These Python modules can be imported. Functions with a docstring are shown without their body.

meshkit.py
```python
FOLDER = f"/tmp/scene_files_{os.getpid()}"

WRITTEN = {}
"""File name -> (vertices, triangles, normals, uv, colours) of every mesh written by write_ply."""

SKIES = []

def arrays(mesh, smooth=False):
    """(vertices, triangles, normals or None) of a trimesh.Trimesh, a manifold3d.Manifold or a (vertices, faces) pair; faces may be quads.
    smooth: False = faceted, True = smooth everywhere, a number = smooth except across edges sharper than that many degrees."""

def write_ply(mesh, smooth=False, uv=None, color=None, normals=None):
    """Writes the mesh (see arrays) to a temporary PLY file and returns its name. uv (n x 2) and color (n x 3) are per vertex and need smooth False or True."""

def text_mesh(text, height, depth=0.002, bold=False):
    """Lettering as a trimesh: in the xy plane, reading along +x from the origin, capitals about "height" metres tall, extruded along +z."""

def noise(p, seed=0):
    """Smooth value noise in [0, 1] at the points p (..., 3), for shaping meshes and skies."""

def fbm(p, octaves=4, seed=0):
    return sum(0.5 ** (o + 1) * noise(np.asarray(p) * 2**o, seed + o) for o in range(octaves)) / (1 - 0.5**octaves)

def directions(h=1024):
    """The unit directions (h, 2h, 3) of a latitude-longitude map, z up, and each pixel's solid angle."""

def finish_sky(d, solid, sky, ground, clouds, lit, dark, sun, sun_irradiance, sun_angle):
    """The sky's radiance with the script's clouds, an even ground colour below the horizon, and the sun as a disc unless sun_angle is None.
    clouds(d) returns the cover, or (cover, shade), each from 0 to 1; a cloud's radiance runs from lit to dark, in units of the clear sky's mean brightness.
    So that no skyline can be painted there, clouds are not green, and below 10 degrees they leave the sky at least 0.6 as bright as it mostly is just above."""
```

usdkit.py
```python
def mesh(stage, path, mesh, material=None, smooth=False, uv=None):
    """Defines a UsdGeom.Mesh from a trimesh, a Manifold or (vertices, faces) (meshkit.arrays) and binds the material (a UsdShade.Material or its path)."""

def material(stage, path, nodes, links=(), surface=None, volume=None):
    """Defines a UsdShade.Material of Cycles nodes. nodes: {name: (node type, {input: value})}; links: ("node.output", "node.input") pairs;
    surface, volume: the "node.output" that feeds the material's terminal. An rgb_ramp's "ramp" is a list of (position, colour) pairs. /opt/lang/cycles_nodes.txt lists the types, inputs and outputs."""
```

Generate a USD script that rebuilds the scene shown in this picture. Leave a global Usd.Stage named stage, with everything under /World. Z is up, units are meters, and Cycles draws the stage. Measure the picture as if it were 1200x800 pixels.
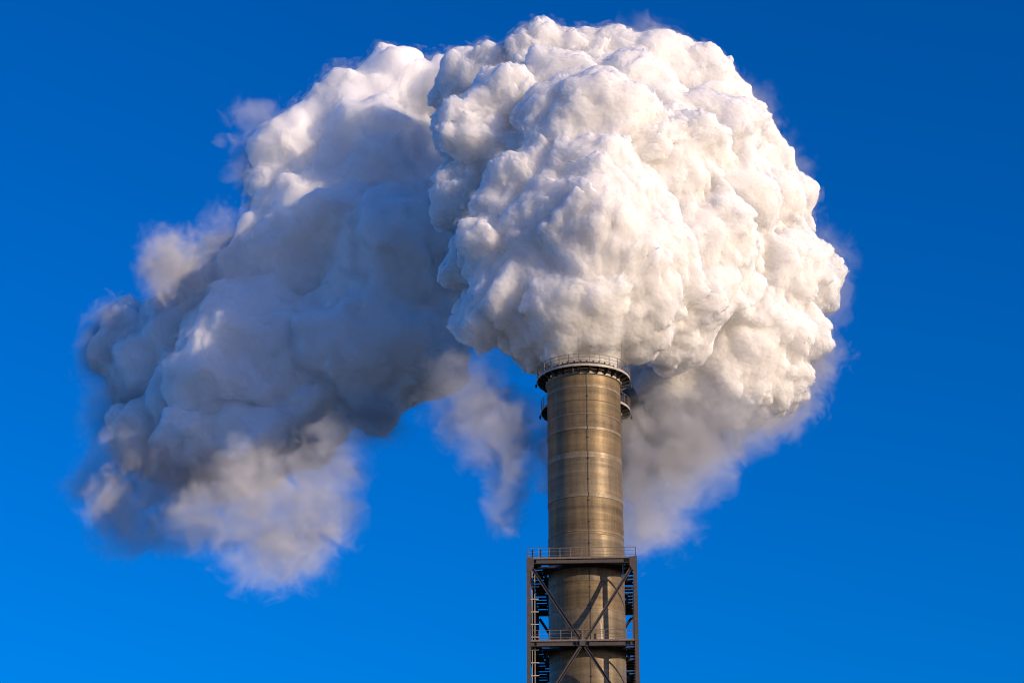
import math, random
import numpy as np, trimesh, usdkit
from scipy.spatial import cKDTree
from scipy.ndimage import gaussian_filter
from pxr import Usd, UsdGeom, UsdLux, UsdShade, Gf
from meshkit import noise, fbm
from shapely import Point, box as sbox
from shapely.ops import unary_union

stage = Usd.Stage.CreateInMemory()
UsdGeom.SetStageUpAxis(stage, 'Z')
UsdGeom.Xform.Define(stage, '/World')
UsdGeom.Scope.Define(stage, '/World/Looks')
rng = np.random.default_rng(7)
random.seed(7)

# ------------------------------------------------------------------ camera, sky, sun, exposure
PITCH, EYE, F = 22.0, 1.7, 2300.0          # F: focal length in 1200-pixel units
cam = UsdGeom.Camera.Define(stage, '/World/camera')
cam.AddTranslateOp().Set((0, 0, EYE))
cam.AddRotateXOp().Set(90 + PITCH)
cam.CreateHorizontalApertureAttr(36.0)
cam.CreateFocalLengthAttr(36.0 * F / 1200)
cam.CreateExposureAttr(0.25)
SUN_EL, SUN_AZ = math.radians(12), math.radians(130)     # azimuth clockwise from +y
sun = np.array([math.sin(SUN_AZ) * math.cos(SUN_EL), math.cos(SUN_AZ) * math.cos(SUN_EL), math.sin(SUN_EL)])
dome = UsdLux.DomeLight.Define(stage, '/World/sky')
sky_m = usdkit.material(stage, '/World/Looks/sky', {
    's': ('sky_texture', {'sky_type': 'single_scattering', 'sun_disc': False, 'sun_elevation': SUN_EL,
                          'sun_rotation': math.atan2(sun[0], sun[1]), 'air_density': 1.0, 'aerosol_density': 1.0, 'ozone_density': 4.0}),
    't': ('mix_color', {'blend_type': 'multiply', 'fac': 1.0, 'b': (0.75, 0.8, 1.15)}),
    'h': ('hsv', {'saturation': 1.35}),
    'b': ('background_shader', {'strength': 0.125})},
    [('s.color', 't.a'), ('t.result', 'h.color'), ('h.color', 'b.color')], surface='b.background')
UsdShade.MaterialBindingAPI.Apply(dome.GetPrim()).Bind(sky_m)
dome.GetPrim().SetCustomDataByKey('kind', 'structure')
lamp = UsdLux.DistantLight.Define(stage, '/World/sun')
lamp.CreateIntensityAttr(0.98); lamp.CreateNormalizeAttr(True); lamp.CreateAngleAttr(0.5); lamp.CreateColorAttr((1.0, 0.765, 0.515))
lamp.AddTransformOp().Set(Gf.Matrix4d().SetRotate(Gf.Rotation(Gf.Vec3d(0, 0, 1), Gf.Vec3d(*map(float, sun)))))

TH = math.radians(PITCH)


def P(px, py, Y):
    """The point at distance Y that stands at a place read off the photograph."""
    v = np.array([px - 600, F * math.cos(TH) - math.sin(TH) * (400 - py), F * math.sin(TH) + math.cos(TH) * (400 - py)])
    return np.array([0, 0, EYE]) + v * Y / v[1]


def scale_at(p):
    return F / (p[1] * math.cos(TH) + (p[2] - EYE) * math.sin(TH))


# ------------------------------------------------------------------ materials
def M(name, nodes, links=(), **k):
    return usdkit.material(stage, '/World/Looks/' + name, nodes, links, **k)


def plain(name, c, rough=0.6, metal=0.0, var=0.25, scale=3.0):
    c = np.array(c)
    return M(name, {
        'g': ('geometry', {}), 'n': ('noise_texture', {'scale': scale, 'detail': 6.0, 'roughness': 0.65}),
        'r': ('rgb_ramp', {'ramp': [(0.3, tuple(c * (1 - var))), (0.7, tuple(c * (1 + var)))]}),
        'bp': ('bump', {'strength': 0.25, 'distance': 0.01}),
        'p': ('principled_bsdf', {'roughness': rough, 'metallic': metal})},
        [('g.position', 'n.vector'), ('n.fac', 'r.fac'), ('r.color', 'p.base_color'), ('n.fac', 'bp.height'), ('bp.normal', 'p.normal')], surface='p.BSDF')


steel = plain('tower_steel', (0.066, 0.051, 0.041), 0.55)
steel_pale = plain('rail_steel', (0.17, 0.135, 0.108), 0.5)
dark_steel = plain('dark_steel', (0.018, 0.015, 0.014), 0.6)
pale_paint = plain('pale_paint', (0.36, 0.32, 0.27), 0.5)
white_paint = plain('lamp_paint', (0.6, 0.57, 0.5), 0.4)
grating_m = plain('grating_steel', (0.022, 0.02, 0.018), 0.6)


def shell_mat(name, c, seed):
    """Weathered bronze-brown plate: level bands of tone, streaks that run down, a soft metal sheen."""
    c = np.array(c)
    return M(name, {
        'g': ('geometry', {}),
        'm1': ('mapping', {'scale': (0.12, 0.12, 2.2), 'location': (seed * 3.1, seed, seed * 7.7)}),
        'n1': ('noise_texture', {'scale': 1.0, 'detail': 6.0, 'roughness': 0.6}),
        'm2': ('mapping', {'scale': (1.6, 1.6, 0.12), 'location': (seed, 2.0, seed)}),
        'n2': ('noise_texture', {'scale': 1.0, 'detail': 5.0, 'roughness': 0.6}),
        'n3': ('noise_texture', {'scale': 6.0, 'detail': 4.0}),
        'mx': ('mix_float', {'fac': 0.45}), 'mx2': ('mix_float', {'fac': 0.18}),
        'r': ('rgb_ramp', {'ramp': [(0.34, tuple(c * 0.45)), (0.5, tuple(c)), (0.66, tuple(c * 1.6))]}),
        'rr': ('map_range', {'from_min': 0.3, 'from_max': 0.7, 'to_min': 0.58, 'to_max': 0.42, 'clamp': True}),
        'bp': ('bump', {'strength': 0.3, 'distance': 0.04}),
        'p': ('principled_bsdf', {'metallic': 0.25, 'specular_ior_level': 0.25})},
        [('g.position', 'm1.vector'), ('m1.vector', 'n1.vector'), ('g.position', 'm2.vector'), ('m2.vector', 'n2.vector'), ('g.position', 'n3.vector'),
         ('n1.fac', 'mx.a'), ('n2.fac', 'mx.b'), ('mx.result', 'mx2.a'), ('n3.fac', 'mx2.b'), ('mx2.result', 'r.fac'), ('r.color', 'p.base_color'),
         ('mx.result', 'rr.value'), ('rr.result', 'p.roughness'), ('n1.fac', 'bp.height'), ('bp.normal', 'p.normal')], surface='p.BSDF')


shells = [shell_mat('stack_plate_%s' % w, c, s) for w, c, s in (
    ('brown', (0.160, 0.116, 0.060), 1), ('bronze', (0.170, 0.122, 0.062), 2), ('grey', (0.165, 0.127, 0.077), 3), ('dull', (0.148, 0.108, 0.061), 4))]
band_m = shell_mat('stack_band', (0.205, 0.165, 0.108), 5)

# ------------------------------------------------------------------ prim helpers
used = {}


def numbered(parent, name):
    k = used.get((parent, name), 0)
    used[(parent, name)] = k + 1
    return name if k == 0 else f'{name}_{k:03d}'


def thing(name, label, cat, group=None, kind=None):
    path = '/World/' + numbered('/World', name)
    x = UsdGeom.Xform.Define(stage, path).GetPrim()
    tag(x, label, cat, group, kind)
    return path


def tag(prim, label=None, cat=None, group=None, kind=None):
    for k, v in (('label', label), ('category', cat), ('group', group), ('kind', kind)):
        if v:
            prim.SetCustomDataByKey(k, v)


def part(parent, name, mesh, mat, smooth=False, label=None, kind=None):
    path = parent + '/' + numbered(parent, name)
    m = usdkit.mesh(stage, path, mesh, mat, smooth=smooth)
    tag(m.GetPrim(), label, None, None, kind)
    return path


cat_ = trimesh.util.concatenate

# tower frame: u to the right along its front face, v to the back, turned a little against the view
PSI = math.radians(3.0)
O = np.array([6.76, 184.5, 0.0])
U = np.array([math.cos(PSI), -math.sin(PSI), 0]); V = np.array([math.sin(PSI), math.cos(PSI), 0]); Z = np.array([0, 0, 1.0])
TOW = np.eye(4); TOW[:3, 0], TOW[:3, 1], TOW[:3, 2], TOW[:3, 3] = U, V, Z, O


def at(m):
    m = m.copy(); m.apply_transform(TOW); return m


def bx(u0, u1, v0, v1, z0, z1):
    b = trimesh.creation.box((u1 - u0, v1 - v0, z1 - z0)); b.apply_translation(((u0 + u1) / 2, (v0 + v1) / 2, (z0 + z1) / 2)); return b


def bar(a, b, w, h=None, up=(0, 0, 1)):
    """A box bar from a to b, w wide and h high."""
    a, b = np.array(a, float), np.array(b, float); d = b - a; L = np.linalg.norm(d); d /= L
    s = np.cross(d, up)
    s = s / np.linalg.norm(s) if np.linalg.norm(s) > 1e-6 else np.array([1.0, 0, 0])
    t = np.cross(s, d)
    m = trimesh.creation.box((w, L, h or w)); T = np.eye(4); T[:3, 0], T[:3, 1], T[:3, 2], T[:3, 3] = s, d, t, (a + b) / 2
    m.apply_transform(T); return m


def ibeam(a, b, w, h, tf=0.035, up=(0, 0, 1)):
    """Flanges and web, the web along 'up'."""
    a, b, up = np.array(a, float), np.array(b, float), np.array(up, float)
    off = up * (h / 2 - tf / 2)
    return cat_([bar(a + off, b + off, w, tf, up), bar(a - off, b - off, w, tf, up), bar(a, b, 0.03, h - 2 * tf - 0.002, up)])


def tube(a, b, r, n=8):
    return trimesh.creation.cylinder(r, segment=[a, b], sections=n)


def ring_tube(c, R, r, n=72, k=6, a0=0.0, a1=2 * math.pi):
    ang = np.linspace(a0, a1, n + 1); ph = np.arange(k) / k * 2 * math.pi
    v = np.stack([(R + r * np.cos(ph))[None] * np.cos(ang)[:, None], (R + r * np.cos(ph))[None] * np.sin(ang)[:, None], np.broadcast_to(r * np.sin(ph), (n + 1, k))], -1)
    i, j = np.meshgrid(np.arange(n), np.arange(k), indexing='ij')
    q = np.stack([i * k + j, (i + 1) * k + j, (i + 1) * k + (j + 1) % k, i * k + (j + 1) % k], -1).reshape(-1, 4)
    m = trimesh.Trimesh(v.reshape(-1, 3) + c, np.vstack([q[:, [0, 1, 2]], q[:, [0, 2, 3]]]), process=False)
    return m


def lathe(c, prof, n=96):
    """A closed profile of (radius, height) pairs turned about the axis through c."""
    prof = np.array(prof, float); ang = np.arange(n) / n * 2 * math.pi; k = len(prof)
    v = np.stack([prof[None, :, 0] * np.cos(ang)[:, None], prof[None, :, 0] * np.sin(ang)[:, None], np.broadcast_to(prof[:, 1], (n, k))], -1)
    i, j = np.meshgrid(np.arange(n), np.arange(k), indexing='ij')
    q = np.stack([i * k + j, ((i + 1) % n) * k + j, ((i + 1) % n) * k + (j + 1) % k, i * k + (j + 1) % k], -1).reshape(-1, 4)
    m = trimesh.Trimesh(v.reshape(-1, 3) + c, np.vstack([q[:, [0, 1, 2]], q[:, [0, 2, 3]]]), process=False)
    if m.volume < 0:
        m.invert()
    return m


# ------------------------------------------------------------------ ground
g = trimesh.creation.box((6000, 6000, 0.5)); g.apply_translation((0, 1500, -0.25))
ground_m = M('ground', {
    'g': ('geometry', {}), 'n': ('noise_texture', {'scale': 0.05, 'detail': 8.0}),
    'r': ('rgb_ramp', {'ramp': [(0.35, (0.05, 0.065, 0.025)), (0.6, (0.12, 0.105, 0.07))]}), 'p': ('principled_bsdf', {'roughness': 0.9})},
    [('g.position', 'n.vector'), ('n.fac', 'r.fac'), ('r.color', 'p.base_color')], surface='p.BSDF')
gp = usdkit.mesh(stage, '/World/ground', g, ground_m).GetPrim()
tag(gp, 'flat ground far below the picture', 'ground', None, 'structure')

# ------------------------------------------------------------------ the two stacks
R0 = 3.76
STACKS = [(0.36, 5.5), (0.42, 15.0)]       # u, v of the axes
TOPZ = 74.75
# front course joints, read from the top down (height of each joint on the shell)
JOINTS = [74.75, 72.1, 70.6, 69.15, 67.6, 65.05, 60.65, 56.6, 51.9, 49.1, 45.2, 41.2, 37.0]


def stack(idx, label):
    t = thing('chimney_stack', label, 'chimney')
    u, v = STACKS[idx]
    c = O + U * u + V * v
    js = JOINTS + list(np.arange(32.5, 0.5, -4.5)) + [0.0]
    r_ = random.Random(idx + 3)
    for k in range(len(js) - 1):
        z1, z0 = js[k], js[k + 1]
        R = R0 + [0.0, 0.015, 0.0, 0.02, -0.005, 0.025, 0.0, 0.03, 0.01, 0.045][k % 10]
        if k == 0:
            prof = [(R, z0 + 0.02), (R, z1), (R - 0.12, z1), (R - 0.12, z0 + 0.02)]
        else:
            prof = [(R - 0.02, z0 + 0.01), (R, z0 + 0.05), (R, z1 - 0.05), (R - 0.02, z1 - 0.01), (R - 0.14, z1 - 0.01), (R - 0.14, z0 + 0.01)]
        part(t, 'shell_course', lathe(c, prof), shells[[1, 0, 0, 3, 1, 2, 0, 2, 1, 2, 2, 3][k % 12]], smooth=35)
    for zc, h, dr in ((72.1, 0.22, 0.04), (69.15, 0.14, 0.035), (67.6, 0.32, 0.05), (64.8, 0.62, 0.05), (60.6, 0.42, 0.06), (56.9, 0.14, 0.045), (51.9, 0.12, 0.05), (49.1, 0.10, 0.07), (45.9, 0.15, 0.05), (41.2, 0.2, 0.05)):
        part(t, 'stiffener_ring', lathe(c, [(R0 - 0.02, zc - h / 2), (R0 + dr, zc - h / 2 + 0.02), (R0 + dr, zc + h / 2 - 0.02), (R0 - 0.02, zc + h / 2)]), band_m, smooth=35)
    # conductor that runs down the shell, with its clips
    a = math.atan2(-1, 0.055)
    e = np.array([math.cos(a), math.sin(a), 0])
    if idx == 0:
        pc = part(t, 'conductor', tube(c + e * (R0 + 0.1) + Z * 36, c + e * (R0 + 0.1) + Z * 73.9, 0.022), steel, smooth=True)
        for z in np.arange(38, 73, 2.2):
            part(pc, 'clip', bar(c + e * (R0 + 0.0) + Z * z, c + e * (R0 + 0.16) + Z * z, 0.12, 0.06), dark_steel)
    # lip with lugs
    part(t, 'top_lip', lathe(c, [(R0 + 0.02, TOPZ - 0.3), (R0 + 0.12, TOPZ - 0.26), (R0 + 0.12, TOPZ - 0.04), (R0 - 0.25, TOPZ), (R0 - 0.25, TOPZ - 0.3)]), dark_steel, smooth=35)
    for k in range(36):
        a = k / 36 * 2 * math.pi + 0.06
        e = np.array([math.cos(a), math.sin(a), 0]); s = np.array([-math.sin(a), math.cos(a), 0])
        part(t, 'lip_lug', bar(c + e * (R0 - 0.02) + Z * (TOPZ - 0.02), c + e * (R0 - 0.02) + Z * (TOPZ + 0.11 + 0.05 * r_.random()), 0.16, 0.14), dark_steel)
    # ring gallery: deck, fascia, ribs below, rail
    RG, ZD = 4.80, 74.02
    part(t, 'gallery_deck', lathe(c, [(R0 + 0.16, ZD - 0.07), (RG - 0.03, ZD - 0.07), (RG - 0.03, ZD), (R0 + 0.16, ZD)]), grating_m, smooth=35)
    part(t, 'fascia', lathe(c, [(RG - 0.025, ZD - 0.13), (RG + 0.02, ZD - 0.13), (RG + 0.02, ZD + 0.13), (RG - 0.025, ZD + 0.13)]), pale_paint, smooth=35)
    part(t, 'collar', lathe(c, [(R0 + 0.03, ZD - 0.62), (R0 + 0.17, ZD - 0.60), (R0 + 0.17, ZD - 0.36), (R0 + 0.03, ZD - 0.34)]), pale_paint, smooth=35)
    n = 28
    for k in range(n):
        a = (k + 0.43) / n * 2 * math.pi
        e = np.array([math.cos(a), math.sin(a), 0]); s = np.array([-math.sin(a), math.cos(a), 0])
        pts = [(R0 + 0.17, ZD - 0.08), (RG - 0.04, ZD - 0.08), (RG - 0.04, ZD - 0.22), (R0 + 0.4, ZD - 0.55), (R0 + 0.17, ZD - 0.55)]
        vv = np.array([c + e * p[0] + Z * p[1] + s * q for q in (-0.05, 0.05) for p in pts])
        hull = trimesh.convex.convex_hull(vv)
        part(t, 'gallery_rib', hull, dark_steel)
    for z, r, nm in ((ZD + 1.18, 0.028, 'top_rail'), (ZD + 0.80, 0.02, 'mid_rail'), (ZD + 0.46, 0.02, 'mid_rail')):
        part(t, nm, ring_tube(c + Z * z, RG, r, 96), steel_pale, smooth=True)
    for k in range(n):
        a = (k + 0.43) / n * 2 * math.pi
        e = np.array([math.cos(a), math.sin(a), 0])
        part(t, 'rail_post', bar(c + e * RG + Z * (ZD + 0.1), c + e * RG + Z * (ZD + 1.18), 0.07, 0.05, up=e), steel_pale)
    # lightning rods and small warning lamps on arms below the deck
    for a in (math.radians(-98), math.radians(-38), math.radians(60), math.radians(140)):
        e = np.array([math.cos(a), math.sin(a), 0])
        part(t, 'lightning_rod', tube(c + e * (RG + 0.03) + Z * (ZD + 0.2), c + e * (RG + 0.03) + Z * (ZD + 3.0), 0.014, 6), steel_pale)
    for a in (math.radians(182), math.radians(-2), math.radians(-105)):
        e = np.array([math.cos(a), math.sin(a), 0])
        w = part(t, 'warning_lamp', trimesh.creation.capsule(height=0.22, radius=0.10, transform=trimesh.transformations.translation_matrix(c + e * (RG + 0.12) + Z * (ZD - 0.62))), dark_steel, smooth=True)
        part(w, 'lamp_arm', cat_([bar(c + e * (RG + 0.02) + Z * (ZD - 0.1), c + e * (RG + 0.12) + Z * (ZD - 0.34), 0.04), bar(c + e * (RG + 0.12) + Z * (ZD - 0.34), c + e * (RG + 0.12) + Z * (ZD - 0.5), 0.04)]), dark_steel)
    return c


C1 = stack(0, 'front brown steel chimney stack rising out of the lattice tower')
C2 = stack(1, 'rear chimney stack behind the front one, only its gallery peeping out either side')

# ------------------------------------------------------------------ lattice tower
HW, DEP = 5.35, 20.6
tower = thing('lattice_tower', 'brown steel lattice tower with platforms and diagonal braces around the chimneys', 'tower')
ZT, BAY = 53.30, 8.12
LEV = [ZT - BAY * k for k in range(7)]
post_uv = [(-HW + 0.19, 0.0), (HW - 0.19, 0.0), (-HW + 0.19, DEP), (HW - 0.19, DEP)]
for k, (u, v) in enumerate(post_uv):
    top = ZT + 0.35
    m = cat_([bx(u - 0.19, u + 0.19, v - 0.20, v - 0.165, 0, top), bx(u - 0.19, u + 0.19, v + 0.165, v + 0.20, 0, top), bx(u - 0.19, u - 0.155, v - 0.163, v + 0.163, 0, top), bx(u + 0.155, u + 0.19, v - 0.163, v + 0.163, 0, top), bx(u - 0.2, u + 0.2, v - 0.21, v + 0.21, top + 0.002, top + 0.03)])
    part(tower, 'post', at(m), steel)
mid_v = DEP / 2
for u in (-HW + 0.19, HW - 0.19):
    part(tower, 'post', at(bx(u - 0.15, u + 0.15, mid_v - 0.15, mid_v + 0.15, 0, ZT - 0.3)), dark_steel)


def gusset(u, v, z, w, h):
    return at(bx(u - w / 2, u + w / 2, v - 0.225, v - 0.202, z - h / 2, z + h / 2))


for li, z in enumerate(LEV[:5]):
    for v in (0.0, DEP):
        part(tower, 'front_beam' if v == 0 else 'rear_beam', at(ibeam((-HW + 0.385, v, z), (HW - 0.385, v, z), 0.34, 0.46)), steel)
    for u in (-HW + 0.19, HW - 0.19):
        for v0, v1 in ((0.21, mid_v - 0.16), (mid_v + 0.16, DEP - 0.21)):
            part(tower, 'side_beam', at(ibeam((u, v0, z), (u, v1, z), 0.26, 0.42)), steel)
    # end plates and gussets on the front beam
    for u in (-HW + 0.95, HW - 0.80, HW - 1.05):
        part(tower, 'stiffener_plate', at(bx(u - 0.02, u + 0.02, -0.18, -0.02, z - 0.193, z + 0.193)), dark_steel)
    even = li % 2 == 0
    if even:      # corner nodes
        for s in (-1, 1):
            poly = np.array([(s * (HW - 0.02), z + 0.36), (s * (HW - 0.72), z + 0.30), (s * (HW - 0.72), z - 0.55), (s * (HW - 0.4), z - 1.05), (s * (HW - 0.02), z - 1.05)])
            vv = np.array([(p[0], q, p[1]) for q in (-0.23, -0.203) for p in poly])
            part(tower, 'corner_gusset', at(trimesh.convex.convex_hull(vv)), steel)
    else:         # middle node
        part(tower, 'node_plate', gusset(0, 0, z, 0.62, 0.50), steel)
        for du in (-0.62, -0.3, 0.3, 0.62):
            part(tower, 'stiffener_plate', at(bx(du - 0.02, du + 0.02, -0.25, -0.02, z - 0.193, z + 0.193)), dark_steel)
    if li < 4:
        z1 = LEV[li + 1]
        for v in (0.0, DEP):
            for s in (-1, 1):
                if even:
                    a, b = (s * (HW - 0.45), v - 0.05, z - 0.55), (s * 0.22, v - 0.05, z1 + 0.30)
                else:
                    a, b = (s * 0.22, v - 0.05, z - 0.30), (s * (HW - 0.45), v - 0.05, z1 + 0.55)
                a, b = np.array(a), np.array(b); d = b - a; d /= np.linalg.norm(d)
                side = np.cross(d, (0, 1, 0))
                m = cat_([bar(a - side * 0.10, b - side * 0.10, 0.03, 0.24, up=side), bar(a + side * 0.10, b + side * 0.10, 0.03, 0.24, up=side), bar(a, b, 0.17, 0.03, up=(0, 1, 0))])
                # bar(w across, h along up): flange pair and web
                m = cat_([bar(a + side * q, b + side * q, 0.28, 0.04, up=side) for q in (-0.12, 0.12)] + [bar(a, b, 0.195, 0.03, up=(0, 1, 0))])
                part(tower, 'brace', at(m), steel)
        for u in (-HW + 0.19, HW - 0.19):
            for (v0, v1) in ((0.3, mid_v - 0.2), (DEP - 0.3, mid_v + 0.2)):
                part(tower, 'side_brace', at(bar((u, v0, z - 0.5), (u, v1, z1 + 0.4), 0.16, 0.16)), steel)
# floors: joists and grating panels with joints left open, cut around the stacks
holes = unary_union([Point(u, v).buffer(R0 + 0.22, 32) for u, v in STACKS])
for li, z in enumerate(LEV[:3]):
    zt = z + 0.23
    jv = list(np.arange(1.3, DEP - 0.6, 1.32))
    for v in jv:
        line = sbox(-HW + 0.33, v - 0.07, HW - 0.33, v + 0.07).difference(holes.buffer(0.02))
        for gm in getattr(line, 'geoms', [line]):
            u0, _, u1, _ = gm.bounds
            if u1 - u0 > 0.3:
                part(tower, 'joist', at(bx(u0, u1, v - 0.07, v + 0.07, zt - 0.225, zt - 0.045)), dark_steel)
    edges = [0.2] + jv + [DEP - 0.2]
    for a, b in zip(edges[:-1], edges[1:]):
        for u0, u1 in ((-HW + 0.4, -HW + 1.35), (-HW + 1.38, -1.9), (-1.87, 2.3), (2.33, HW - 1.2), (HW - 1.17, HW - 0.4)):
            gap = random.choice((0.0, 0.0, 0.02, 0.02, 0.3, 0.42, 0.52))
            pn = sbox(u0, a + 0.02, u1, b - 0.02 - gap).difference(holes)
            for gm in getattr(pn, 'geoms', [pn]):
                if gm.area > 0.05:
                    m = trimesh.creation.extrude_polygon(gm, 0.04, engine='earcut'); m.apply_translation((0, 0, zt - 0.04))
                    part(tower, 'grating_panel', at(m), grating_m)
    for (u, v) in STACKS:
        part(tower, 'ring_beam', at(lathe(np.array([u, v, 0]), [(R0 + 0.24, z - 0.2), (R0 + 0.40, z - 0.2), (R0 + 0.40, zt - 0.05), (R0 + 0.24, zt - 0.05)], 64)), dark_steel, smooth=35)
    # railing round the floor
    H = zt
    per = [((-HW + 0.12, -0.12), (HW - 0.12, -0.12)), ((-HW + 0.12, DEP + 0.12), (HW - 0.12, DEP + 0.12)), ((-HW + 0.12, -0.12), (-HW + 0.12, DEP + 0.12)), ((HW - 0.12, -0.12), (HW - 0.12, DEP + 0.12))]
    for (a, b) in per:
        a, b = np.array(a), np.array(b); L = np.linalg.norm(b - a)
        for dz, r, nm in ((1.08, 0.028, 'top_rail'), (0.72, 0.018, 'mid_rail'), (0.38, 0.018, 'mid_rail')):
            part(tower, nm, at(tube((*a, H + dz), (*b, H + dz), r, 6)), steel_pale, smooth=True)
        nn = max(2, int(round(L / 1.1)))
        for k in range(nn + 1):
            p = a + (b - a) * k / nn
            part(tower, 'rail_post', at(bx(p[0] - 0.03, p[0] + 0.03, p[1] - 0.025, p[1] + 0.025, H, H + 1.08)), steel_pale)
    part(tower, 'toe_board', at(bx(-HW + 0.4, HW - 0.4, -0.165, -0.15, zt + 0.003, zt + 0.15)), steel_pale)
# corner rail box at the left of the top floor
for u in (-HW + 0.55, -HW + 1.35):
    part(tower, 'rail_post', at(bx(u - 0.06, u + 0.06, 0.3, 0.42, LEV[0] + 0.24, LEV[0] + 1.3)), dark_steel)
part(tower, 'hatch_rail', at(tube((-HW + 0.55, 0.36, LEV[0] + 0.75), (-HW + 1.35, 0.36, LEV[0] + 0.75), 0.03, 6)), dark_steel)

# ladder track inside the left edge
lad = thing('cable_ladder', 'upright cable ladder with pale rails beside the left post of the tower', 'ladder')
for u in (-HW + 0.50, -HW + 0.76):
    part(lad, 'rail', at(bx(u - 0.035, u + 0.035, 0.55, 0.62, 30.0, LEV[0] - 0.6)), pale_paint)
for z in np.arange(LEV[0] - 2.35, 30, -1.24):
    part(lad, 'rung', at(bx(-HW + 0.36, -HW + 1.15, 0.50, 0.546, z - 0.05, z + 0.05)), pale_paint)

# swan-neck lamp on the middle floor, behind the rail
lp = thing('platform_lamp', 'pale swan-neck lamp pole behind the middle platform rail', 'lamp')
u0, z0 = 1.75, LEV[1] + 0.24
part(lp, 'pole', at(tube((u0, 0.25, z0), (u0, 0.25, z0 + 1.75), 0.045)), white_paint, smooth=True)
arc = [(u0 - 0.28 + 0.28 * math.cos(a), 0.25, z0 + 1.75 + 0.28 * math.sin(a)) for a in np.linspace(0, math.pi * 0.95, 9)]
part(lp, 'neck', at(cat_([tube(p, q, 0.035) for p, q in zip(arc[:-1], arc[1:])])), white_paint, smooth=True)
part(lp, 'lamp_head', at(trimesh.creation.cone(0.13, 0.22, transform=trimesh.transformations.translation_matrix((u0 - 0.55, 0.25, z0 + 1.56)))), dark_steel)
part(lp, 'base_box', at(bx(u0 - 0.75, u0 - 0.45, 0.2, 0.4, z0, z0 + 0.8)), dark_steel)
fl = thing('floodlight', 'small pale floodlight hung under the top platform at the right of the stack', 'lamp')
part(fl, 'bracket', at(bar((3.98, 0.9, LEV[0] - 0.14), (3.98, 0.9, LEV[0] - 1.2), 0.06)), white_paint)
part(fl, 'lamp_head', at(bx(3.80, 4.08, 0.75, 1.05, LEV[0] - 1.5, LEV[0] - 1.203)), white_paint)

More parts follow.
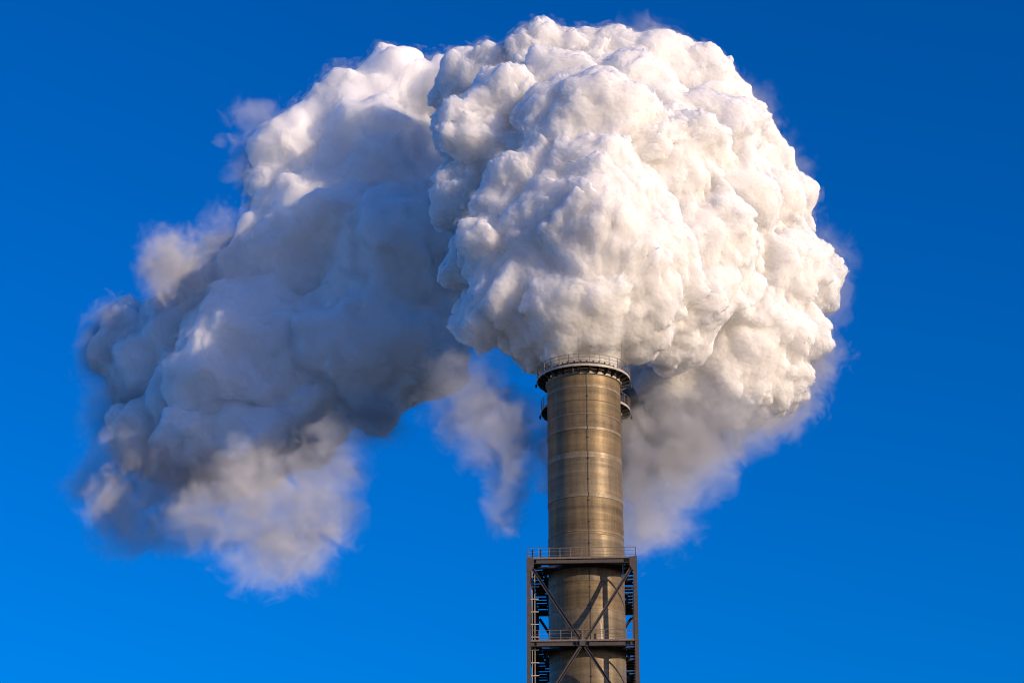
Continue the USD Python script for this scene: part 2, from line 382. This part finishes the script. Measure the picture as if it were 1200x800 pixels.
# ------------------------------------------------------------------ steam
def surface_nets(f, org, h):
    """Quads where the field f (nx, ny, nz) changes sign."""
    s = f < 0
    nx, ny, nz = f.shape
    c = np.zeros((nx - 1, ny - 1, nz - 1), np.uint8)
    for d in np.ndindex(2, 2, 2):
        c += s[d[0]:nx - 1 + d[0], d[1]:ny - 1 + d[1], d[2]:nz - 1 + d[2]]
    act = (c > 0) & (c < 8)
    idx = np.full(act.shape, -1, np.int64); cells = np.argwhere(act); idx[act] = np.arange(len(cells))
    acc = np.zeros((len(cells), 3)); cnt = np.zeros(len(cells))
    i, j, k = cells.T
    corners = {d: f[i + d[0], j + d[1], k + d[2]] for d in np.ndindex(2, 2, 2)}
    for a in range(3):
        for d in np.ndindex(2, 2, 2):
            if d[a] == 0:
                e = list(d); e[a] = 1; e = tuple(e)
                fa, fb = corners[d], corners[e]; m = (fa < 0) != (fb < 0)
                t = np.where(m, fa / np.where(m, fa - fb, 1), 0)
                p = np.tile(np.array(d, float), (len(cells), 1)); p[:, a] = t
                acc[m] += p[m]; cnt[m] += 1
    v = org + h * (cells + acc / cnt[:, None])
    quads = []
    for a in range(3):
        b, c2 = (a + 1) % 3, (a + 2) % 3
        sl = [slice(1, -1)] * 3; sl[a] = slice(0, -1)
        sh = list(sl); sh[a] = slice(1, None)
        s0, s1 = s[tuple(sl)], s[tuple(sh)]
        for inside_first in (True, False):
            m = (s0 & ~s1) if inside_first else (~s0 & s1)
            at_ = np.argwhere(m); off = np.ones(3, int); off[a] = 0; at_ = at_ + off
            eb = np.eye(3, dtype=int)[b]; ec = np.eye(3, dtype=int)[c2]
            q = np.stack([idx[tuple((at_ - eb - ec).T)], idx[tuple((at_ - ec).T)], idx[tuple(at_.T)], idx[tuple((at_ - eb).T)]], 1)
            quads.append(q if inside_first else q[:, ::-1])
    q = np.vstack(quads)
    return v, np.vstack([q[:, [0, 1, 2]], q[:, [0, 2, 3]]])


def grow(seeds, levels, rg):
    """Puffs on puffs: every ball carries smaller balls on its skin."""
    out = [seeds]
    cur = seeds
    for n, lo, hi, sink in levels:
        new = []
        for (x, y, z, r) in cur:
            d = rg.normal(size=(n, 3)); d /= np.linalg.norm(d, axis=1)[:, None]
            rr = r * rg.uniform(lo, hi, n)
            new.append(np.c_[np.array([x, y, z]) + d * (r - rr * sink)[:, None], rr])
        cur = np.vstack(new)
        out.append(cur)
    return np.vstack(out)


def billow(seeds, levels, h, seed, warp, lumps, fine, k=0.35, shrink=1.0, skin=(), mouth=False):
    rg = np.random.default_rng(seed)
    S = np.array([[*P(px, py, Y), r / scale_at(P(px, py, Y)) * shrink] for px, py, Y, r in seeds])
    B = grow(S, levels, rg)
    B = B[B[:, 3] > h * 1.2]
    lo = (B[:, :3] - B[:, 3:]).min(0) - 2.5; hi = (B[:, :3] + B[:, 3:]).max(0) + 2.5
    n = np.ceil((hi - lo) / h).astype(int) + 1
    f = np.full(n, 3.0, np.float32)
    ax = [lo[a] + h * np.arange(n[a]) for a in range(3)]
    pad = 4 * k
    for x, y, z, r in B[np.argsort(-B[:, 3])]:
        i0 = np.maximum(0, np.floor((np.array([x, y, z]) - r - pad - lo) / h)).astype(int)
        i1 = np.minimum(n, np.ceil((np.array([x, y, z]) + r + pad - lo) / h).astype(int) + 1)
        X = (ax[0][i0[0]:i1[0]] - x)[:, None, None]; Y_ = (ax[1][i0[1]:i1[1]] - y)[None, :, None]; Z_ = (ax[2][i0[2]:i1[2]] - z)[None, None, :]
        d = np.sqrt(X * X + Y_ * Y_ + Z_ * Z_).astype(np.float32) - r
        w = f[i0[0]:i1[0], i0[1]:i1[1], i0[2]:i1[2]]
        t = np.maximum(k - np.abs(w - d), 0) / k
        np.copyto(w, np.minimum(w, d) - t * t * k * 0.25)
    # rounded cells of several sizes raise lumps on the balls; only the band near the skin is worked out
    near = np.argwhere(np.abs(f) < 2.2)
    pw = lo + h * near
    df = np.zeros(len(near))
    rough = 0.35 + 1.3 * np.clip((fbm(pw / 6.5 + 9.1, 2, 71) - 0.28) / 0.44, 0, 1)      # calm and busy patches
    for s, a in lumps:
        df += a * cells(pw, s, rg) * (rough if s < 2.5 else 1.0)
    f[tuple(near.T)] -= df.astype(np.float32)
    f[0], f[-1], f[:, 0], f[:, -1], f[:, :, 0], f[:, :, -1] = (3.0,) * 6
    v, t = surface_nets(f, lo, h)
    m = trimesh.Trimesh(v, t, process=False)
    cc = trimesh.graph.connected_component_labels(m.face_adjacency, node_count=len(m.faces))
    m.update_faces(cc == np.bincount(cc).argmax())                       # the outer skin only
    m.remove_unreferenced_vertices()
    v, t = relax(np.array(m.vertices), np.array(m.faces), 1)
    v, t = trimesh.remesh.subdivide(v, t)
    v, t = relax(v, t, 1)
    p = v + normals(v, t) * sum(a * cells(v, s, rg) for s, a in fine)[:, None]
    # slow sway so that no ball stays a ball
    def sway(p):
        for sc, am in warp:
            q = p / sc
            calm = np.clip((p[:, 2:] - 75.5) / 8, 0, 1) if mouth else 1.0   # little sway where the steam leaves the mouth
            p = p + am * calm * (np.stack([fbm(q, 2, 21 + kk * 5) for kk in range(3)], -1) - 0.5) * 2
        return p
    covers = []
    for sk in skin:                                       # the loose fringe round the lumps, thinner the farther out
        fs = gaussian_filter(f, 0.3 / h)[::2, ::2, ::2] - sk
        fs[0], fs[-1], fs[:, 0], fs[:, -1], fs[:, :, 0], fs[:, :, -1] = (1.0,) * 6
        ov, ot = surface_nets(fs, lo, 2 * h)
        om = trimesh.Trimesh(ov, ot, process=False)
        cc = trimesh.graph.connected_component_labels(om.face_adjacency, node_count=len(om.faces))
        om.update_faces(cc == np.bincount(cc).argmax()); om.remove_unreferenced_vertices()
        ov, ot = relax(np.array(om.vertices), np.array(om.faces), 2)
        covers.append(trimesh.Trimesh(sway(ov), ot, process=False))
    return trimesh.Trimesh(sway(p), t, process=False), covers


def cells(p, s, rg):
    """Rounded cells of size s: about 0.5 at each cell's middle, negative along the creases."""
    q = p / s
    q = q + 0.25 * np.stack([noise(q * 1.1 + 3.7, 11 + kk) for kk in range(3)], -1)
    lo_, hi_ = np.floor(q.min(0)) - 1, np.ceil(q.max(0)) + 1
    grid = np.stack(np.meshgrid(*[np.arange(a_, b_) for a_, b_ in zip(lo_, hi_)], indexing='ij'), -1).reshape(-1, 3)
    occ = np.zeros((hi_ - lo_).astype(int) + 2, bool); qi = np.floor(q - lo_).astype(int)
    for d in np.ndindex(3, 3, 3):
        ii = np.clip(qi + np.array(d) - 1, 0, np.array(occ.shape) - 1); occ[tuple(ii.T)] = True
    grid = grid[occ[tuple((grid - lo_).astype(int).T)]]
    pts = grid + rg.uniform(0, 1, grid.shape)
    dd = cKDTree(pts).query(q, workers=4)[0]
    return 0.5 - np.minimum(dd, 1.1) ** 2 * 1.4


def normals(v, t):
    fn = np.cross(v[t[:, 1]] - v[t[:, 0]], v[t[:, 2]] - v[t[:, 0]])
    n = np.stack([np.bincount(t.ravel(), np.repeat(fn[:, a], 3), len(v)) for a in range(3)], -1)
    return n / np.maximum(np.linalg.norm(n, axis=1, keepdims=True), 1e-12)


def relax(v, t, n):
    """Even out the mesh without shrinking it."""
    e = np.vstack([t[:, [0, 1]], t[:, [1, 2]], t[:, [2, 0]]]); cnt = np.maximum(np.bincount(e[:, 0], minlength=len(v)), 1)[:, None]
    for k in range(2 * n):
        avg = np.stack([np.bincount(e[:, 0], v[e[:, 1], a], len(v)) for a in range(3)], -1) / cnt
        v = v + (0.5 if k % 2 == 0 else -0.52) * (avg - v)
    return v, t


def steam_mat(name, c, sc):
    return M(name, {'p': ('principled_bsdf', {'base_color': c, 'subsurface_method': 'random_walk', 'subsurface_weight': 1.0, 'subsurface_scale': sc,
                                              'subsurface_radius': (1.0, 1.0, 1.0), 'specular_ior_level': 0.0, 'roughness': 1.0})}, surface='p.BSDF')


steam_near = steam_mat('steam_near', (0.77, 0.755, 0.73), 0.5)
steam_far = steam_mat('steam_far', (0.92, 0.91, 0.90), 0.5)
plume = thing('steam_plume', 'huge white steam plume billowing from the chimney mouth and curling down to the left', 'steam plume')

BULK = [  # boiling out of the mouth
    (686, 436, 191.0, 28), (687, 412, 191.3, 38), (690, 388, 191.0, 54), (672, 350, 188.5, 76), (730, 350, 189.5, 66), (700, 300, 188.5, 88), (650, 290, 188.5, 72), (752, 300, 189.5, 66), (700, 240, 189.5, 80), (600, 350, 190, 52),
    (590, 305, 190.5, 48), (568, 370, 191, 32), (615, 240, 190.5, 54), (625, 395, 191.5, 36), (735, 385, 192, 36), (765, 365, 192, 34),
    # the dome behind it
    (690, 190, 194, 105), (570, 170, 196, 54), (600, 135, 197, 58), (535, 230, 197, 40), (552, 300, 197, 40), (770, 210, 195, 86), (815, 285, 196, 66), (800, 345, 195, 56), (790, 395, 196, 42), (835, 160, 198, 60), (660, 125, 198, 64), (740, 140, 198, 76), (850, 225, 198, 56), (835, 345, 199, 50),
    # the outer dome against the sky
    (560, 112, 207, 46), (605, 105, 206, 56), (645, 100, 204, 68), (700, 104, 204, 70), (760, 112, 204, 70), (812, 128, 205, 64), (855, 180, 205, 64), (880, 245, 206, 64), (905, 325, 206, 68), (885, 390, 206, 64), (850, 425, 205, 64), (800, 440, 206, 54), (935, 390, 207, 38), (955, 335, 207, 30), (905, 440, 207, 42),
    (840, 452, 207, 46), (795, 458, 208, 40), (760, 432, 208, 44), (880, 455, 208, 34), (790, 300, 204, 110)]
TAIL = [(465, 112, 224, 58), (520, 112, 223, 48), (415, 140, 224, 58), (355, 180, 225, 52), (440, 195, 224, 80), (330, 230, 226, 40), (400, 265, 225, 92), (480, 300, 222, 92), (340, 300, 226, 70), (270, 345, 233, 66), (225, 400, 236, 60), (305, 420, 226, 98), (420, 400, 224, 96), (480, 390, 222, 72), (235, 460, 233, 60), (435, 465, 223, 42), (350, 490, 225, 50), (185, 430, 238, 56), (175, 505, 236, 46), (235, 515, 227, 52), (300, 525, 225, 48), (150, 400, 240, 40)]
LV = [(30, 0.24, 0.44, 0.72), (10, 0.28, 0.5, 0.6)]
LUMP = [(6.0, 0.75), (3.0, 0.62), (1.5, 0.46), (0.8, 0.33)]
LT = [(22, 0.25, 0.5, 0.7), (6, 0.3, 0.5, 0.6)]


def fringe_mat(name, dens, sc, cut):
    """Thin drifting steam: a real volume whose density breaks up."""
    return M(name, {'g': ('geometry', {}), 'n': ('noise_texture', {'scale': sc, 'detail': 5.0, 'roughness': 0.65}),
                    'r': ('map_range', {'from_min': cut, 'from_max': cut + 0.22, 'to_min': 0.0, 'to_max': dens, 'clamp': True}),
                    'v': ('principled_volume', {'color': (1, 1, 1), 'anisotropy': -0.4})},
             [('g.position', 'n.vector'), ('n.fac', 'r.value'), ('r.result', 'v.density')], volume='v.volume')


fringe_thin = fringe_mat('fringe_thin', 0.28, 0.55, 0.54)
fringe_near = fringe_mat('fringe_near', 0.6, 0.8, 0.47)
fringe_far = fringe_mat('fringe_far', 0.40, 0.6, 0.48)
for name, seeds, lv, h, sd, warp, lumps, fine, k, shrink, skin, mt, fm, lab in (
        ('billow', BULK, LV, 0.27, 1, [(7, 1.8), (2.5, 0.3)], LUMP, [(0.42, 0.18)], 0.5, 0.97, (0.30, 0.75), steam_near, (fringe_near, fringe_thin), 'bright steam boiling out of the chimney mouth and swelling into a dome'),
        ('drifting_tail', TAIL, LT, 0.38, 4, [(8, 2.4), (3, 0.8)], [(3.5, 0.6), (1.8, 0.42), (1.0, 0.24)], [(0.6, 0.12)], 0.8, 0.90, (0.4, 1.1), steam_far, (fringe_far, fringe_thin), 'shaded steam drifting to the left with a sunlit crest')):
    core, covers = billow(seeds, lv, h, sd, warp, lumps, fine, k, shrink, skin, name == 'billow')
    core_path = part(plume, name, core, mt, smooth=True, label=lab)
    for cv, m_ in zip(covers, fm):
        part(core_path, 'steam_fringe', cv, m_)

# loose wisps: puffs of thin steam, thickest in their middle, torn by noise
wisp_nodes = lambda d, sc, cut: ({
    'g': ('geometry', {}), 'c': ('texture_coordinate', {}),
    'l': ('vector_math', {'math_type': 'length'}), 'm': ('mapping', {'scale': (sc, sc, sc)}),
    'n': ('noise_texture', {'scale': 1.0, 'detail': 4.0, 'roughness': 0.68, 'distortion': 0.8}),
    'nn': ('map_range', {'from_min': 0.25, 'from_max': 0.75, 'to_min': 0.0, 'to_max': 1.0}),
    'f': ('map_range', {'from_min': 0.3, 'from_max': 1.0, 'to_min': 0.50, 'to_max': -0.30}),
    'a': ('math', {'math_type': 'add'}),
    'r': ('map_range', {'from_min': cut, 'from_max': cut + 0.4, 'to_min': 0.0, 'to_max': d, 'clamp': True}),
    'v': ('principled_volume', {'color': (1, 1, 1), 'anisotropy': -0.4})},
    [('g.position', 'm.vector'), ('m.vector', 'n.vector'), ('c.object', 'l.vector1'), ('l.value', 'f.value'), ('f.result', 'a.value1'), ('n.fac', 'nn.value'), ('nn.result', 'a.value2'),
     ('a.value', 'r.value'), ('r.result', 'v.density')])
nd, ln = wisp_nodes(0.22, 0.26, 0.50)
wisp_m = M('wisp', nd, ln, volume='v.volume')
nd, ln = wisp_nodes(0.09, 0.34, 0.56)
nd, ln2 = wisp_nodes(0.085, 0.30, 0.46)
pale_m = M('wisp_pale', nd, ln2, volume='v.volume')
nd, ln = wisp_nodes(0.09, 0.34, 0.56)
thin_m = M('wisp_thin', nd, ln, volume='v.volume')
nd, ln = wisp_nodes(0.13, 0.22, 0.44)
veil_m = M('wisp_veil', nd, ln, volume='v.volume')
ball = trimesh.creation.icosphere(2)


def wisp(px, py, Y, rx, ry, depth=None, tilt=0.0, mat=None):
    p = P(px, py, Y); s = scale_at(p)
    path = part(plume, 'wisp', ball, mat or wisp_m)
    x = UsdGeom.Xformable(stage.GetPrimAtPath(path))
    rx, ry = rx / s, ry / s
    x.AddTranslateOp().Set(tuple(map(float, p))); x.AddRotateYOp().Set(tilt); x.AddScaleOp().Set((rx, depth or (rx + ry) / 2, ry))


# (px, py, distance, half width, half height) of each puff as read off the photograph
WISPS = [
    # dark, in the shade of the plume, low on the left
    (140, 590, 226, 60, 50, wisp_m), (205, 570, 226, 80, 60, wisp_m), (270, 545, 226, 85, 65, wisp_m), (165, 530, 227, 60, 55, wisp_m), (350, 520, 224, 85, 60, wisp_m), (165, 625, 226, 50, 32, thin_m), (120, 600, 226, 45, 40, thin_m),
    (185, 540, 224, 70, 50, veil_m), (245, 560, 224, 75, 50, veil_m), (120, 420, 240, 50, 55, veil_m), (135, 480, 239, 55, 65, veil_m), (120, 560, 236, 60, 60, veil_m), (150, 620, 232, 70, 45, veil_m), (215, 625, 228, 70, 45, veil_m),
    # sunlit, low on the left
    (330, 605, 203, 110, 85, pale_m), (375, 575, 203, 75, 95, pale_m), (310, 655, 203, 75, 58, pale_m), (398, 525, 203, 45, 65, pale_m), (265, 600, 204, 85, 65, pale_m), (300, 560, 205, 85, 65, pale_m), (345, 640, 205, 75, 65, pale_m), (220, 610, 206, 60, 50, thin_m),
    # ragged left edge of the tail
    (155, 400, 240, 75, 70, wisp_m), (128, 385, 241, 48, 55, thin_m), (205, 320, 222, 55, 75, wisp_m), (188, 300, 222, 42, 55, thin_m), (290, 195, 224, 40, 60, thin_m), (300, 135, 222, 50, 30, thin_m), (258, 165, 222, 20, 18, thin_m),
    (185, 470, 236, 80, 80, wisp_m), (265, 290, 224, 60, 75, thin_m), (435, 490, 218, 62, 50, veil_m),
    # veil round the stack
    (510, 110, 213, 60, 60, pale_m), (495, 170, 212, 45, 60, pale_m), (606, 520, 193, 30, 100, pale_m), (590, 590, 193, 42, 70, thin_m), (555, 450, 193, 78, 66, pale_m), (580, 505, 193, 60, 80, veil_m), (598, 575, 193, 38, 85, thin_m), (545, 475, 196, 80, 70, thin_m), (605, 500, 206, 70, 80, thin_m), (540, 500, 194, 40, 50, thin_m), (765, 455, 207, 60, 50, wisp_m), (735, 470, 208, 50, 50, wisp_m),
    (768, 570, 202, 85, 100, pale_m), (760, 530, 202, 90, 80, pale_m), (800, 500, 203, 100, 80, pale_m), (775, 500, 211, 115, 95, wisp_m), (735, 600, 202, 60, 80, pale_m), (845, 500, 202, 100, 60, veil_m), (815, 530, 202, 75, 75, veil_m), (700, 530, 211, 110, 110, wisp_m), (760, 610, 210, 70, 60, thin_m),
    # torn right edge of the dome
    (955, 305, 208, 62, 75, thin_m), (970, 350, 208, 50, 60, thin_m), (935, 425, 208, 75, 60, wisp_m), (900, 475, 209, 80, 60, wisp_m), (915, 200, 207, 50, 60, thin_m), (880, 125, 206, 50, 50, thin_m), (560, 95, 207, 60, 40, thin_m), (750, 40, 206, 60, 30, thin_m)]
for px, py, Y, rx, ry, mm in WISPS:
    wisp(px, py, Y, rx, ry, mat=mm)
